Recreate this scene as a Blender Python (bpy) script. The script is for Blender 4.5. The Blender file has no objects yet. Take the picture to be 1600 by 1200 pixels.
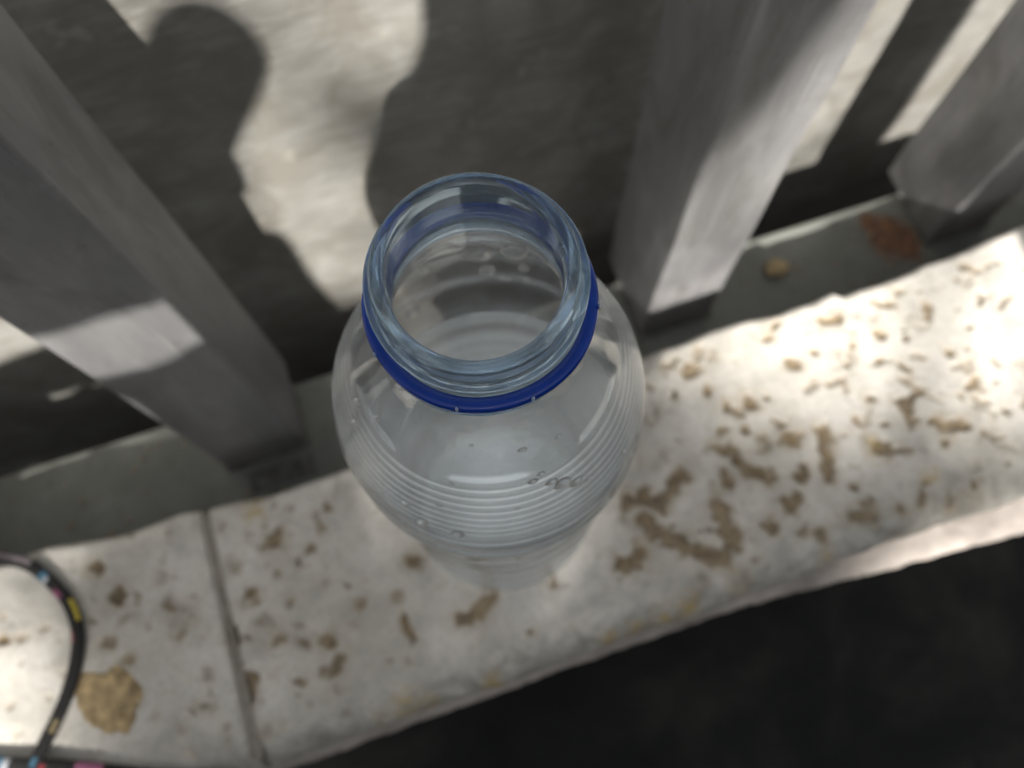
import bpy, bmesh, math, random
import numpy as np
from mathutils import Vector, Matrix, noise

# ------------------------------------------------------------------ camera, light, exposure
# World axes: X along the ledge to the right, Y away from the viewer, Z up; the ledge top is z = 0,
# the bottle stands on the origin.  Metres throughout.
scene = bpy.context.scene
COL = scene.collection
cam_data = bpy.data.cameras.new("camera")
cam = bpy.data.objects.new("camera", cam_data)
COL.objects.link(cam)
CAM_LOC = Vector((-0.01096, -0.05279, 0.294))
right = Vector((0.946975, -0.321115, -0.011108))
down = Vector((-0.307767, -0.896595, -0.318429))
fwd = Vector((0.092293, 0.304963, -0.947882))
m = Matrix((right, -down, -fwd)).transposed().to_4x4()
m.translation = CAM_LOC
cam.matrix_world = m
cam_data.sensor_width = 36.0
cam_data.lens = 28.8
cam_data.clip_start = 0.01
cam_data.clip_end = 200.0
cam_data.dof.use_dof = True
cam_data.dof.focus_distance = 0.126
cam_data.dof.aperture_fstop = 13.5
scene.camera = cam

LIGHT = Vector((0.13, 1.0, -1.03)).normalized()          # the way sunlight travels
world = bpy.data.worlds.new("World")
scene.world = world
world.use_nodes = True
wn = world.node_tree
wn.nodes.clear()
sky = wn.nodes.new("ShaderNodeTexSky")
sky.sky_type = 'NISHITA'
sky.sun_disc = False
sky.sun_elevation = math.asin(-LIGHT.z)
sky.sun_rotation = math.atan2(-LIGHT.x, -LIGHT.y)
sky.air_density = 1.0
sky.dust_density = 4.0
sky.ozone_density = 1.0
hs = wn.nodes.new("ShaderNodeHueSaturation")
hs.inputs['Saturation'].default_value = 0.33
bgd = wn.nodes.new("ShaderNodeBackground")
bgd.inputs['Strength'].default_value = 0.068
wo = wn.nodes.new("ShaderNodeOutputWorld")
wn.links.new(sky.outputs[0], hs.inputs['Color'])
wn.links.new(hs.outputs[0], bgd.inputs['Color'])
wn.links.new(bgd.outputs[0], wo.inputs['Surface'])

sun_data = bpy.data.lights.new("sun", 'SUN')
sun_data.energy = 5.0
sun_data.angle = math.radians(0.53)
sun_data.color = (1.0, 0.95, 0.87)
sun = bpy.data.objects.new("sun", sun_data)
COL.objects.link(sun)
sun.rotation_euler = LIGHT.to_track_quat('-Z', 'Y').to_euler()
sun.location = (-2, -4, 6)

scene.view_settings.view_transform = 'Standard'
scene.view_settings.look = 'None'
scene.view_settings.exposure = 0.95
scene.view_settings.gamma = 1.0
scene.view_settings.use_curve_mapping = False
scene.render.engine = 'CYCLES'
cy = scene.cycles
cy.max_bounces = 32
cy.transmission_bounces = 28
cy.transparent_max_bounces = 32
cy.glossy_bounces = 8
cy.diffuse_bounces = 4
cy.use_denoising = True
cy.caustics_refractive = True
cy.caustics_reflective = True
cy.blur_glossy = 0.3
cy.sample_clamp_indirect = 6.0

# ------------------------------------------------------------------ helpers
random.seed(11)
rng = np.random.default_rng(5)

def link(o, parent=None):
    COL.objects.link(o)
    if parent is not None:
        o.parent = parent
    return o

def empty(name, loc=(0, 0, 0)):
    o = bpy.data.objects.new(name, None)
    o.location = loc
    o.empty_display_size = 0.02
    return link(o)

def mesh_obj(name, verts, faces, mat, parent=None, smooth=False):
    me = bpy.data.meshes.new(name)
    me.from_pydata([tuple(v) for v in verts], [], [tuple(f) for f in faces])
    me.update()
    if smooth:
        me.polygons.foreach_set("use_smooth", [True] * len(me.polygons))
    for mm in (mat if isinstance(mat, (list, tuple)) else [mat]):
        me.materials.append(mm)
    return link(bpy.data.objects.new(name, me), parent)

def bm_obj(name, bm, mat, parent=None, smooth=False):
    me = bpy.data.meshes.new(name)
    bm.to_mesh(me); bm.free()
    if smooth:
        me.polygons.foreach_set("use_smooth", [True] * len(me.polygons))
    me.materials.append(mat)
    return link(bpy.data.objects.new(name, me), parent)

def tag(o, label, cat, group=None):
    o["label"] = label
    o["category"] = cat
    if group:
        o["group"] = group
    return o

def structure(o):
    o["kind"] = "structure"
    return o

def box_bm(x0, x1, y0, y1, z0, z1, bevel=0.0, seg=2):
    bm = bmesh.new()
    r = bmesh.ops.create_cube(bm, size=1.0)
    for v in r['verts']:
        v.co = Vector(((x0 + x1) / 2 + v.co.x * (x1 - x0), (y0 + y1) / 2 + v.co.y * (y1 - y0), (z0 + z1) / 2 + v.co.z * (z1 - z0)))
    if bevel > 0:
        bmesh.ops.bevel(bm, geom=list(bm.edges), offset=bevel, segments=seg, profile=0.5, affect='EDGES')
    return bm

# ------------------------------------------------------------------ material helpers
class NT:
    def __init__(self, name):
        self.m = bpy.data.materials.new(name)
        self.m.use_nodes = True
        self.t = self.m.node_tree
        self.t.nodes.clear()
        self.out = self.n("ShaderNodeOutputMaterial")
    def n(self, typ, **kw):
        nd = self.t.nodes.new(typ)
        for k, v in kw.items():
            if hasattr(nd, k):
                setattr(nd, k, v)
        return nd
    def l(self, a, b):
        self.t.links.new(a, b)
    def setin(self, nd, **kw):
        for k, v in kw.items():
            nd.inputs[k.replace('_', ' ')].default_value = v
        return nd
    def coords(self, scale=(1, 1, 1), rot=(0, 0, 0)):
        tc = self.n("ShaderNodeTexCoord")
        mp = self.n("ShaderNodeMapping")
        mp.inputs['Scale'].default_value = scale
        mp.inputs['Rotation'].default_value = rot
        self.l(tc.outputs['Object'], mp.inputs['Vector'])
        return mp.outputs[0]
    def noise(self, vec, scale, detail=4, rough=0.55, dist=0.0):
        nd = self.n("ShaderNodeTexNoise")
        self.setin(nd, Scale=scale, Detail=detail, Roughness=rough, Distortion=dist)
        self.l(vec, nd.inputs['Vector'])
        return nd.outputs['Fac']
    def ramp(self, fac, stops, interp='LINEAR'):
        nd = self.n("ShaderNodeValToRGB")
        nd.color_ramp.interpolation = interp
        el = nd.color_ramp.elements
        while len(el) < len(stops):
            el.new(0.5)
        for e, (p, c) in zip(el, stops):
            e.position = p
            e.color = (c[0], c[1], c[2], 1) if isinstance(c, (tuple, list)) else (c, c, c, 1)
        self.l(fac, nd.inputs[0])
        return nd.outputs[0]
    def mix(self, fac, a, b, mode='MIX'):
        nd = self.n("ShaderNodeMix", data_type='RGBA', blend_type=mode)
        if isinstance(fac, (int, float)):
            nd.inputs[0].default_value = fac
        else:
            self.l(fac, nd.inputs[0])
        for s, v in ((6, a), (7, b)):
            if isinstance(v, (tuple, list)):
                nd.inputs[s].default_value = (v[0], v[1], v[2], 1)
            else:
                self.l(v, nd.inputs[s])
        return nd.outputs[2]
    def math(self, op, a, b=None, clamp=False):
        nd = self.n("ShaderNodeMath", operation=op, use_clamp=clamp)
        for i, v in enumerate((a, b)):
            if v is None:
                continue
            if isinstance(v, (int, float)):
                nd.inputs[i].default_value = v
            else:
                self.l(v, nd.inputs[i])
        return nd.outputs[0]
    def attr(self, name):
        nd = self.n("ShaderNodeAttribute")
        nd.attribute_name = name
        return nd.outputs['Fac']
    def bump(self, h, strength, dist):
        nd = self.n("ShaderNodeBump")
        nd.inputs['Strength'].default_value = strength
        nd.inputs['Distance'].default_value = dist
        self.l(h, nd.inputs['Height'])
        return nd.outputs[0]
    def principled(self, color, rough=0.6, normal=None, **kw):
        b = self.n("ShaderNodeBsdfPrincipled")
        if isinstance(color, (tuple, list)):
            b.inputs['Base Color'].default_value = (color[0], color[1], color[2], 1)
        else:
            self.l(color, b.inputs['Base Color'])
        if isinstance(rough, (int, float)):
            b.inputs['Roughness'].default_value = rough
        else:
            self.l(rough, b.inputs['Roughness'])
        if normal is not None:
            self.l(normal, b.inputs['Normal'])
        for k, v in kw.items():
            b.inputs[k].default_value = v
        self.l(b.outputs[0], self.out.inputs['Surface'])
        return b

def mat_stone():
    t = NT("weathered_stone")
    c = t.coords()
    big = t.noise(c, 22, 5, 0.6, 0.4)
    base = t.ramp(big, [(0.28, (0.39, 0.37, 0.335)), (0.45, (0.535, 0.515, 0.475)), (0.62, (0.63, 0.61, 0.575)), (0.8, (0.57, 0.53, 0.47))])
    grey = t.noise(c, 60, 5, 0.65, 0.2)
    base = t.mix(t.ramp(grey, [(0.47, 0.0), (0.68, 0.65)]), base, (0.33, 0.32, 0.295))
    fine = t.noise(c, 500, 4, 0.7)
    base = t.mix(t.ramp(fine, [(0.50, 0.0), (0.75, 0.55)]), base, (0.27, 0.24, 0.195))
    vor = t.n("ShaderNodeTexVoronoi")
    vor.inputs['Scale'].default_value = 110
    vor.inputs['Randomness'].default_value = 1
    t.l(c, vor.inputs['Vector'])
    sel = t.ramp(t.noise(c, 35, 3), [(0.55, 0.0), (0.62, 1.0)])
    spots = t.math('MULTIPLY', t.ramp(vor.outputs['Distance'], [(0.12, 1.0), (0.28, 0.0)]), sel)
    base = t.mix(t.math('MULTIPLY', spots, 0.6), base, (0.23, 0.185, 0.13))
    pit = t.attr("pit")
    pcol = t.ramp(t.noise(c, 160, 4, 0.6), [(0.3, (0.060, 0.038, 0.018)), (0.5, (0.125, 0.085, 0.038)), (0.68, (0.25, 0.18, 0.09))])
    pn = t.math('ADD', pit, t.math('MULTIPLY', t.math('SUBTRACT', t.noise(c, 420, 5, 0.75, 0.4), 0.5), t.math('MULTIPLY', t.math('MINIMUM', t.math('MULTIPLY', pit, 4.0), 1.0), 1.1)))
    base = t.mix(t.ramp(pn, [(0.25, 0.0), (0.9, 0.92)]), base, pcol)
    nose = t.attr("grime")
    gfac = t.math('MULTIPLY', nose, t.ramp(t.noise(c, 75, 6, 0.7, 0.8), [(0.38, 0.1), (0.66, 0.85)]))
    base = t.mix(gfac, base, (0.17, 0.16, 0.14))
    stf = t.math('MULTIPLY', t.attr("stain"), t.ramp(t.noise(c, 130, 5, 0.7, 0.5), [(0.40, 0.0), (0.62, 0.75)]))
    base = t.mix(stf, base, (0.33, 0.265, 0.18))
    halo = t.ramp(pit, [(0.0, 0.0), (0.12, 0.28), (0.3, 0.0)])
    base = t.mix(halo, base, (0.42, 0.33, 0.2))
    och = t.attr("ochre")
    ofac = t.math('MULTIPLY', och, t.ramp(t.noise(c, 230, 3), [(0.42, 0.1), (0.6, 0.9)]))
    base = t.mix(ofac, base, (0.42, 0.31, 0.13))
    h = t.math('ADD', t.math('MULTIPLY', fine, 0.5), t.math('MULTIPLY', grey, 0.8))
    h = t.math('SUBTRACT', h, t.math('MULTIPLY', spots, 0.5))
    t.principled(base, 0.78, t.bump(h, 0.55, 0.0012))
    return t.m

def mat_mortar():
    t = NT("dirty_mortar")
    c = t.coords()
    b = t.ramp(t.noise(c, 120, 5, 0.7), [(0.3, (0.15, 0.135, 0.115)), (0.6, (0.29, 0.265, 0.235)), (0.75, (0.38, 0.355, 0.32))])
    t.principled(b, 0.9, t.bump(t.noise(c, 500, 4, 0.7), 0.7, 0.001))
    return t.m

def mat_concrete():
    t = NT("streaked_concrete")
    c = t.coords(scale=(1, 1, 2.6), rot=(0, 0.13, 0))
    c2 = t.coords(scale=(1, 1, 6.0), rot=(0, 0.10, 0))
    n1 = t.noise(c, 16, 6, 0.62, 0.5)
    base = t.ramp(n1, [(0.28, (0.162, 0.158, 0.148)), (0.48, (0.240, 0.235, 0.220)), (0.62, (0.300, 0.296, 0.280)), (0.8, (0.349, 0.344, 0.320))])
    n2 = t.noise(c2, 55, 5, 0.6, 0.3)
    base = t.mix(t.ramp(n2, [(0.45, 0.0), (0.72, 0.55)]), base, (0.361, 0.357, 0.333))
    n3 = t.noise(c2, 30, 4, 0.6, 0.8)
    base = t.mix(t.ramp(n3, [(0.55, 0.0), (0.75, 0.55)]), base, (0.150, 0.143, 0.128))
    cc = t.coords()
    blot = t.noise(cc, 34, 4, 0.6, 0.7)
    base = t.mix(t.ramp(blot, [(0.40, 0.75), (0.56, 0.0)]), base, (0.192, 0.181, 0.158))
    sp = t.noise(cc, 90, 3, 0.5)
    base = t.mix(t.ramp(sp, [(0.66, 0.0), (0.74, 0.5)]), base, (0.397, 0.385, 0.339))
    h = t.math('ADD', t.math('MULTIPLY', n2, 1.0), t.math('MULTIPLY', t.noise(cc, 260, 5, 0.7), 0.4))
    t.principled(base, 0.85, t.bump(h, 0.35, 0.0016))
    return t.m

def mat_post():
    t = NT("weathered_grey_paint")
    c = t.coords(scale=(1, 1, 0.18))
    s = t.noise(c, 70, 5, 0.6, 0.3)
    base = t.ramp(s, [(0.3, (0.167, 0.167, 0.176)), (0.5, (0.211, 0.211, 0.219)), (0.7, (0.270, 0.270, 0.275))])
    c2 = t.coords(scale=(1, 1, 0.07), rot=(0, 0.05, 0))
    st = t.noise(c2, 240, 4, 0.65)
    base = t.mix(t.ramp(st, [(0.55, 0.0), (0.75, 0.35)]), base, (0.324, 0.324, 0.329))
    cc = t.coords()
    chip = t.noise(cc, 130, 4, 0.6)
    base = t.mix(t.ramp(chip, [(0.68, 0.0), (0.72, 0.7)]), base, (0.117, 0.113, 0.108))
    pale = t.noise(cc, 22, 5, 0.6, 0.6)
    base = t.mix(t.ramp(pale, [(0.55, 0.0), (0.66, 0.4)]), base, (0.342, 0.324, 0.329))
    grime = t.noise(t.coords(scale=(1, 1, 0.45)), 38, 6, 0.68, 0.9)
    base = t.mix(t.ramp(grime, [(0.50, 0.0), (0.68, 0.6)]), base, (0.115, 0.112, 0.105))
    wv = t.noise(t.coords(scale=(1, 1, 0.02), rot=(0.06, 0.10, 0)), 900, 2, 0.5)
    base = t.mix(t.ramp(wv, [(0.66, 0.0), (0.72, 0.45)]), base, (0.40, 0.39, 0.385))
    spk = t.noise(cc, 420, 3, 0.6)
    base = t.mix(t.ramp(spk, [(0.66, 0.0), (0.72, 0.6)]), base, (0.09, 0.08, 0.07))
    t.principled(base, t.ramp(s, [(0.2, 0.42), (0.8, 0.62)]), t.bump(t.noise(cc, 350, 4, 0.6), 0.25, 0.0006))
    return t.m

def mat_rail():
    t = NT("green_grey_painted_steel")
    c = t.coords()
    s = t.noise(c, 28, 5, 0.6, 0.2)
    base = t.ramp(s, [(0.3, (0.125, 0.132, 0.120)), (0.55, (0.185, 0.195, 0.180)), (0.75, (0.24, 0.25, 0.235))])
    dirt = t.noise(c, 75, 5, 0.65)
    base = t.mix(t.ramp(dirt, [(0.58, 0.0), (0.72, 0.6)]), base, (0.075, 0.07, 0.055))
    rust = t.attr("rust")
    rn = t.math('ADD', rust, t.math('MULTIPLY', t.math('SUBTRACT', t.noise(c, 110, 5, 0.65), 0.5), 1.4))
    rc = t.ramp(t.noise(c, 200, 4), [(0.3, (0.075, 0.035, 0.018)), (0.55, (0.17, 0.075, 0.035)), (0.75, (0.27, 0.13, 0.05))])
    base = t.mix(t.ramp(rn, [(0.38, 0.0), (0.85, 0.9)]), base, rc)
    t.principled(base, 0.6, t.bump(dirt, 0.3, 0.0008))
    return t.m

def mat_plain(name, color, rough=0.7, nscale=60, var=0.3, bump=0.3, bdist=0.001, **kw):
    t = NT(name)
    c = t.coords()
    n = t.noise(c, nscale, 5, 0.6)
    lo = tuple(v * (1 - var) for v in color)
    hi = tuple(min(1, v * (1 + var)) for v in color)
    b = t.ramp(n, [(0.3, lo), (0.7, hi)])
    t.principled(b, rough, t.bump(t.noise(c, nscale * 4, 4, 0.6), bump, bdist), **kw)
    return t.m

def mat_clear(name, color, clear=0.5, rough=0.0, ior=1.5, milky=0.0):
    """clear plastic: part of the light goes straight through the thin wall (with its surface sheen), the rest is refracted"""
    t = NT(name)
    g = t.n("ShaderNodeBsdfGlass")
    g.inputs['Color'].default_value = (*color, 1)
    g.inputs['Roughness'].default_value = rough
    g.inputs['IOR'].default_value = ior
    tr = t.n("ShaderNodeBsdfTransparent")
    tr.inputs['Color'].default_value = (*[v ** 0.5 for v in color], 1)
    gl = t.n("ShaderNodeBsdfGlossy")
    gl.inputs['Roughness'].default_value = max(rough, 0.02)
    lw = t.n("ShaderNodeLayerWeight")
    lw.inputs['Blend'].default_value = 0.5
    f5 = t.math('ADD', t.math('MULTIPLY', t.math('POWER', lw.outputs['Facing'], 5.0), 0.9), 0.04)
    m1 = t.n("ShaderNodeMixShader")
    t.l(f5, m1.inputs[0]); t.l(tr.outputs[0], m1.inputs[1]); t.l(gl.outputs[0], m1.inputs[2])
    mx = t.n("ShaderNodeMixShader")
    mx.inputs[0].default_value = clear
    t.l(g.outputs[0], mx.inputs[1])
    t.l(m1.outputs[0], mx.inputs[2])
    last = mx.outputs[0]
    if milky > 0:
        d = t.n("ShaderNodeBsdfDiffuse"); d.inputs['Color'].default_value = (0.86, 0.90, 0.92, 1)
        tl = t.n("ShaderNodeBsdfTranslucent"); tl.inputs['Color'].default_value = (0.86, 0.90, 0.92, 1)
        m3 = t.n("ShaderNodeMixShader"); m3.inputs[0].default_value = 0.5
        t.l(d.outputs[0], m3.inputs[1]); t.l(tl.outputs[0], m3.inputs[2])
        m4 = t.n("ShaderNodeMixShader"); m4.inputs[0].default_value = milky
        t.l(last, m4.inputs[1]); t.l(m3.outputs[0], m4.inputs[2])
        last = m4.outputs[0]
    t.l(last, t.out.inputs['Surface'])
    return t.m

def mat_leaf(name, color):
    t = NT(name)
    c = t.coords()
    b = t.ramp(t.noise(c, 9, 3), [(0.3, tuple(v * 0.7 for v in color)), (0.7, tuple(v * 1.3 for v in color))])
    t.principled(b, 0.5)
    return t.m

M_STONE = mat_stone()
M_MORTAR = mat_mortar()
M_CONC = mat_concrete()
M_POST = mat_post()
M_RAIL = mat_rail()
def mat_pave():
    t = NT("dark_paving")
    c = t.coords()
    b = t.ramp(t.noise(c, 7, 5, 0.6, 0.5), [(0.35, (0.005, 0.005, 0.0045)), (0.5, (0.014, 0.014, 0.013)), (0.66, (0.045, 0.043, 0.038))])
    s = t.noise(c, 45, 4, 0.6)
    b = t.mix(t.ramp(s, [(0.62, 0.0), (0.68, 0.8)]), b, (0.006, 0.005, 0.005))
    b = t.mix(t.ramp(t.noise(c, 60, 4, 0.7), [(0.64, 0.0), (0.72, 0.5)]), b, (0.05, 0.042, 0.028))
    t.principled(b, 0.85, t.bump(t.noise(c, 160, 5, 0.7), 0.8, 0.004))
    return t.m
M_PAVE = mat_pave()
M_SOIL = mat_plain("dark_soil", (0.035, 0.032, 0.026), 0.95, 40, 0.5, 0.8, 0.01)
M_BLOCK = mat_plain("rough_masonry", (0.16, 0.15, 0.135), 0.9, 40, 0.4, 0.8, 0.004)
M_COURSE = mat_plain("grimy_stone", (0.36, 0.325, 0.30), 0.85, 50, 0.35, 0.6, 0.0015)
M_PET = mat_clear("clear_plastic", (0.985, 0.991, 0.997), 0.58)
def mat_haze():  # base haze made paler to paint in sunlight reaching the base
    t = NT("hazy_lightened_base")
    d = t.n("ShaderNodeBsdfDiffuse"); d.inputs['Color'].default_value = (0.80, 0.86, 0.90, 1)
    tl = t.n("ShaderNodeBsdfTranslucent"); tl.inputs['Color'].default_value = (0.80, 0.86, 0.90, 1)
    tr = t.n("ShaderNodeBsdfTransparent"); tr.inputs['Color'].default_value = (0.96, 0.98, 1.0, 1)
    m1 = t.n("ShaderNodeMixShader"); m1.inputs[0].default_value = 0.4
    t.l(d.outputs[0], m1.inputs[1]); t.l(tl.outputs[0], m1.inputs[2])
    m2 = t.n("ShaderNodeMixShader")
    c = t.coords()
    t.l(t.ramp(t.noise(c, 90, 4, 0.6), [(0.3, 0.7), (0.7, 0.9)]), m2.inputs[0])
    t.l(tr.outputs[0], m2.inputs[1]); t.l(m1.outputs[0], m2.inputs[2])
    t.l(m2.outputs[0], t.out.inputs['Surface'])
    return t.m
M_HAZE = mat_haze()
M_NECK = mat_clear("blue_tinted_plastic", (0.78, 0.87, 0.95), 0.25, 0.01)
M_WATER = mat_clear("water", (1, 1, 1), 0.1, 0.0, 1.33)
M_FILL = mat_clear("still_water", (0.985, 0.993, 1.0), 0.6, 0.0, 1.33, 0.12)  # milky share pales the water, standing in for sky light on it
M_DROP = mat_clear("drop", (1, 1, 1), 0.15, 0.0, 1.33, 0.22)
M_BLUE = mat_plain("blue_plastic", (0.003, 0.038, 0.30), 0.22, 200, 0.15, 0.05, 0.0002)
M_NICK = mat_plain("scuffed_blue_plastic", (0.45, 0.52, 0.72), 0.5, 300, 0.1)
M_LEAF = mat_leaf("leaf_green", (0.055, 0.10, 0.03))
M_BARK = mat_plain("bark", (0.11, 0.08, 0.055), 0.9, 20, 0.4, 0.8, 0.01)
M_PEB = mat_plain("tan_pebble", (0.42, 0.32, 0.18), 0.75, 220, 0.35, 0.5, 0.001)
M_FLAKE = mat_plain("tan_flake", (0.40, 0.30, 0.165), 0.85, 240, 0.55, 0.9, 0.0015)
M_CORD = mat_plain("black_woven_cord", (0.012, 0.012, 0.013), 0.7, 900, 0.6, 0.8, 0.0006)
CORD_COL = {k: mat_plain("cord_thread_" + k, v, 0.6, 900, 0.25, 0.6, 0.0005) for k, v in dict(
    yellow=(0.55, 0.44, 0.05), red=(0.28, 0.03, 0.045), pink=(0.36, 0.13, 0.24), blue=(0.05, 0.15, 0.24), white=(0.36, 0.38, 0.42), plum=(0.22, 0.05, 0.12), tan=(0.20, 0.16, 0.08), mauve=(0.20, 0.17, 0.19)).items()}

# ------------------------------------------------------------------ ground on both sides of the ledge
mm = 0.001
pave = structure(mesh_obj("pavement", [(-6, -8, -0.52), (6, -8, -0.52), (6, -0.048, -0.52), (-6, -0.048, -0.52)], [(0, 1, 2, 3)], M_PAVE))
soil = structure(mesh_obj("ground", [(-40, -40, -0.56), (40, -40, -0.56), (40, 40, -0.56), (-40, 40, -0.56)], [(0, 1, 2, 3)], M_SOIL))

# ------------------------------------------------------------------ stone ledge
PITS = [
    (((80.9,-5.5),(86.9,-9.8),(87.2,-16.6),(95.6,-22.7),),1.7,1), (((42.2,-14.2),(49.6,-14.6),(53.3,-19.1),(59.4,-14.7),(64.8,-12.2),),2.2,1), 
    (((46.7,-22.1),(48.6,-28.1),(55.9,-33.7),(60,-39.2),(66.7,-43.6),(72,-41.3),),2.4,1), (((73.8,-27.2),(72,-33.9),(73.6,-37.6),),2.6,1), 
    (((88.4,-38.5),),2,1), (((32.3,-34.4),(37.1,-35.5),(40.4,-32.6),),2,1), (((79.7,-16.2),(79.4,-20.5),),1.4,1), (((108.5,-11.6),),2.6,1), 
    (((108.3,-5.9),),1.2,1), (((121.1,-12.5),(118.8,-18.5),(115.2,-29.4),),1.8,1), (((105.2,-26),(108.8,-22.9),),1.4,1), 
    (((96.9,-31.8),(96.6,-34.9),(100.7,-33.1),),1.7,1), (((137.7,-26.1),),2.7,1), (((143,-17.8),),1.2,1), (((134.7,-13.8),),1.4,1), 
    (((151.9,-11.6),(154.9,-14.9),(153.3,-21.3),),1.5,1), (((155.9,-13),(161.9,-10.4),),1.3,1), (((162.1,-23.2),(165.9,-26.7),(170.4,-27.1),),1.7,1), 
    (((182.3,-13.9),),2.3,1), (((174.7,-17.1),),1,1), (((161.2,-31.3),),1.4,1), (((99.6,6.3),),2.1,1), (((106.5,6.3),),1,1), (((89.9,7.3),),1.5,1), 
    (((83.6,24.8),),2.3,1), (((74.2,18.5),),1.3,1), (((86.5,15.5),),1.3,1), (((121.3,31.2),),1.5,1), (((117.3,27.7),),1.5,1), 
    (((119.8,15.3),(122.7,14),),1.6,1), (((139.6,27.4),(146.3,26.3),),1.5,1), (((158.4,14.8),),1.7,1), (((166.9,10.6),),1.3,1), 
    (((140.6,7.6),),1.1,1), (((153.7,5.5),),1.3,1), (((160.6,0.7),),1.3,1), (((146.2,14.1),),1.1,1), (((131.1,16.9),),1,1), (((94.2,-3.3),),1.2,1), 
    (((179.3,0.3),),1.1,1), (((193.6,-10.6),),0.8,1), (((191.9,5.7),),0.9,1), (((188.2,-27.5),),1.2,1), (((104,-47),),2,1), 
    (((117.9,-45.4),(123.6,-47.3),),2,1), (((134,-48.7),),1.6,1), (((143.9,-46.8),),2,1), (((153.3,-52.2),),1.4,1), (((163.4,-50.2),),1.6,1), 
    (((122.9,-35.3),),1.2,1), (((201.5,-13.4),),0.8,1), (((187.5,-0.1),),0.7,1), (((142.6,-7.3),),1.5,1), (((96.9,-19.9),),0.8,1), 
    (((-144,24.6),),2.3,1), (((-138.1,12.4),),2.7,1), (((-129.4,-0.5),),1.1,0.6), (((-143.9,-1.6),),1.8,0.8), (((-121.7,3.7),),1.4,0.8), 
    (((-117.5,-1.5),),4.1,0.5), (((-119.3,-7),),2.1,0.6), (((-138.7,-10.1),),1.8,0.8), (((-113.6,-23),),1.8,0.6), (((-116.4,-32.9),),1.6,0.6), 
    (((-81.4,14.1),),3.3,1), (((-75.3,3.2),),1.5,0.9), (((-83,2.3),),1.5,0.7), (((-89.9,18.2),),1.6,0.5), (((-97,9.4),),1.9,0.5), 
    (((-68,-5.2),),1.1,0.5), (((-93.9,-2.6),),2.1,0.9), (((-81.5,-9.2),),1.4,0.7), (((-90.9,-12.9),),3.1,0.6), (((-86.5,-20.4),),1.3,0.6), 
    (((-79.8,-24.1),),1.9,0.8), (((-71.9,-26.1),),2.5,1.2), (((-80.1,-17.3),),1,0.5), (((-84.3,-35.9),),1.5,0.9), 
    (((-69.2,-32.9),(-72.8,-35.4),),1.5,1), (((-64.7,16.9),(-64.4,11.9),),1.4,0.6), (((-178.7,10.1),),1.5,1), (((-164.6,9.5),),1.4,0.6), 
    (((-103.6,-11.6),(-103.1,-16.2),),1.6,1), (((-99.8,-28.4),(-102.2,-35.6),),1.7,1), (((-116.8,29),),1.1,0.5), (((-146.5,14.5),),0.8,0.5), 
    (((-165.8,-13.3),),0.7,0.5), (((-36.1,-9.6),),2.2,1.2), (((-45.4,-27.5),(-44.2,-34),),1.4,1), (((-72.5,-25.9),),2.1,1), 
    (((-27.2,-33.2),(-22.3,-35.3),(-18.8,-31.9),(-15.2,-30.7),),2.1,1.3), (((-4.8,-45.1),),1.2,0.8), (((7.3,-31.3),),1.4,0.8), 
    (((-69.9,-33.6),),1.8,0.9), (((-62,-55.4),),1.5,0.6), (((-70.9,-34.8),(-77.3,-35.6),),0.9,0.8), (((25,-38.9),),0.9,0.4), 
]

OCHRE = [(29.8, -56.1, 4), (41.1, -54.2, 5), (49.9, -54.7, 5), (20.1, -55.9, 4), (-23.1, -56.9, 4), (-46.6, -57.7, 5), (70.3, -53.5, 5), (103.2, -55.1, 4), (-51.8, -54.5, 6),
         (-86, 27, 6), (135, -24, 4), (150, -40, 4)]
BACK = [(-270, 38), (-162.3, 36.9), (-146.5, 35.6), (-130.7, 33.6), (-118.9, 34.1), (-111.8, 34.6), (-100.3, 33.2), (-79.7, 30.4), (-60.2, 30.7), (-51.9, 31.0), (0, 35), (67.6, 36.7), (80.7, 36.6), (99.9, 37.8),
        (121.2, 37.3), (139.7, 36.1), (148.6, 37.4), (152.1, 34.2), (169.3, 34.6), (189.8, 36.4), (198.3, 36.5), (209.9, 37.0), (234.9, 39.5), (430, 39)]

def nz(x, y, z, s):
    return noise.noise(Vector((x * s, y * s, z * s)))

def noise_grid(X, Y, s, z=0.0, octaves=2):
    """Perlin noise sampled on a coarse lattice and read back bilinearly (x, y in mm)."""
    x0, x1, y0, y1 = X.min() - 1, X.max() + 1, Y.min() - 1, Y.max() + 1
    st = 0.25 / s / (2 ** (octaves - 1))
    nx, ny = int((x1 - x0) / st) + 2, int((y1 - y0) / st) + 2
    G = np.empty((nx, ny))
    for i in range(nx):
        for j in range(ny):
            v, a, f = 0.0, 1.0, s
            for o in range(octaves):
                v += a * noise.noise(Vector(((x0 + i * st) * f, (y0 + j * st) * f, z + o * 7.3)))
                a *= 0.5; f *= 2
            G[i, j] = v
    fx, fy = (X - x0) / st, (Y - y0) / st
    i, j = np.floor(fx).astype(int), np.floor(fy).astype(int)
    a, b = fx - i, fy - j
    i2, j2 = np.minimum(i + 1, nx - 1), np.minimum(j + 1, ny - 1)
    return G[i, j] * (1 - a) * (1 - b) + G[i2, j] * a * (1 - b) + G[i, j2] * (1 - a) * b + G[i2, j2] * a * b

def seg_dist(X, Y, pts):
    D = np.full(X.shape, 1e9)
    if len(pts) == 1:
        return np.hypot(X - pts[0][0], Y - pts[0][1])
    for (ax, ay), (bx, by) in zip(pts[:-1], pts[1:]):
        dx, dy = bx - ax, by - ay
        t = np.clip(((X - ax) * dx + (Y - ay) * dy) / (dx * dx + dy * dy + 1e-9), 0, 1)
        D = np.minimum(D, np.hypot(X - ax - t * dx, Y - ay - t * dy))
    return D

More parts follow.
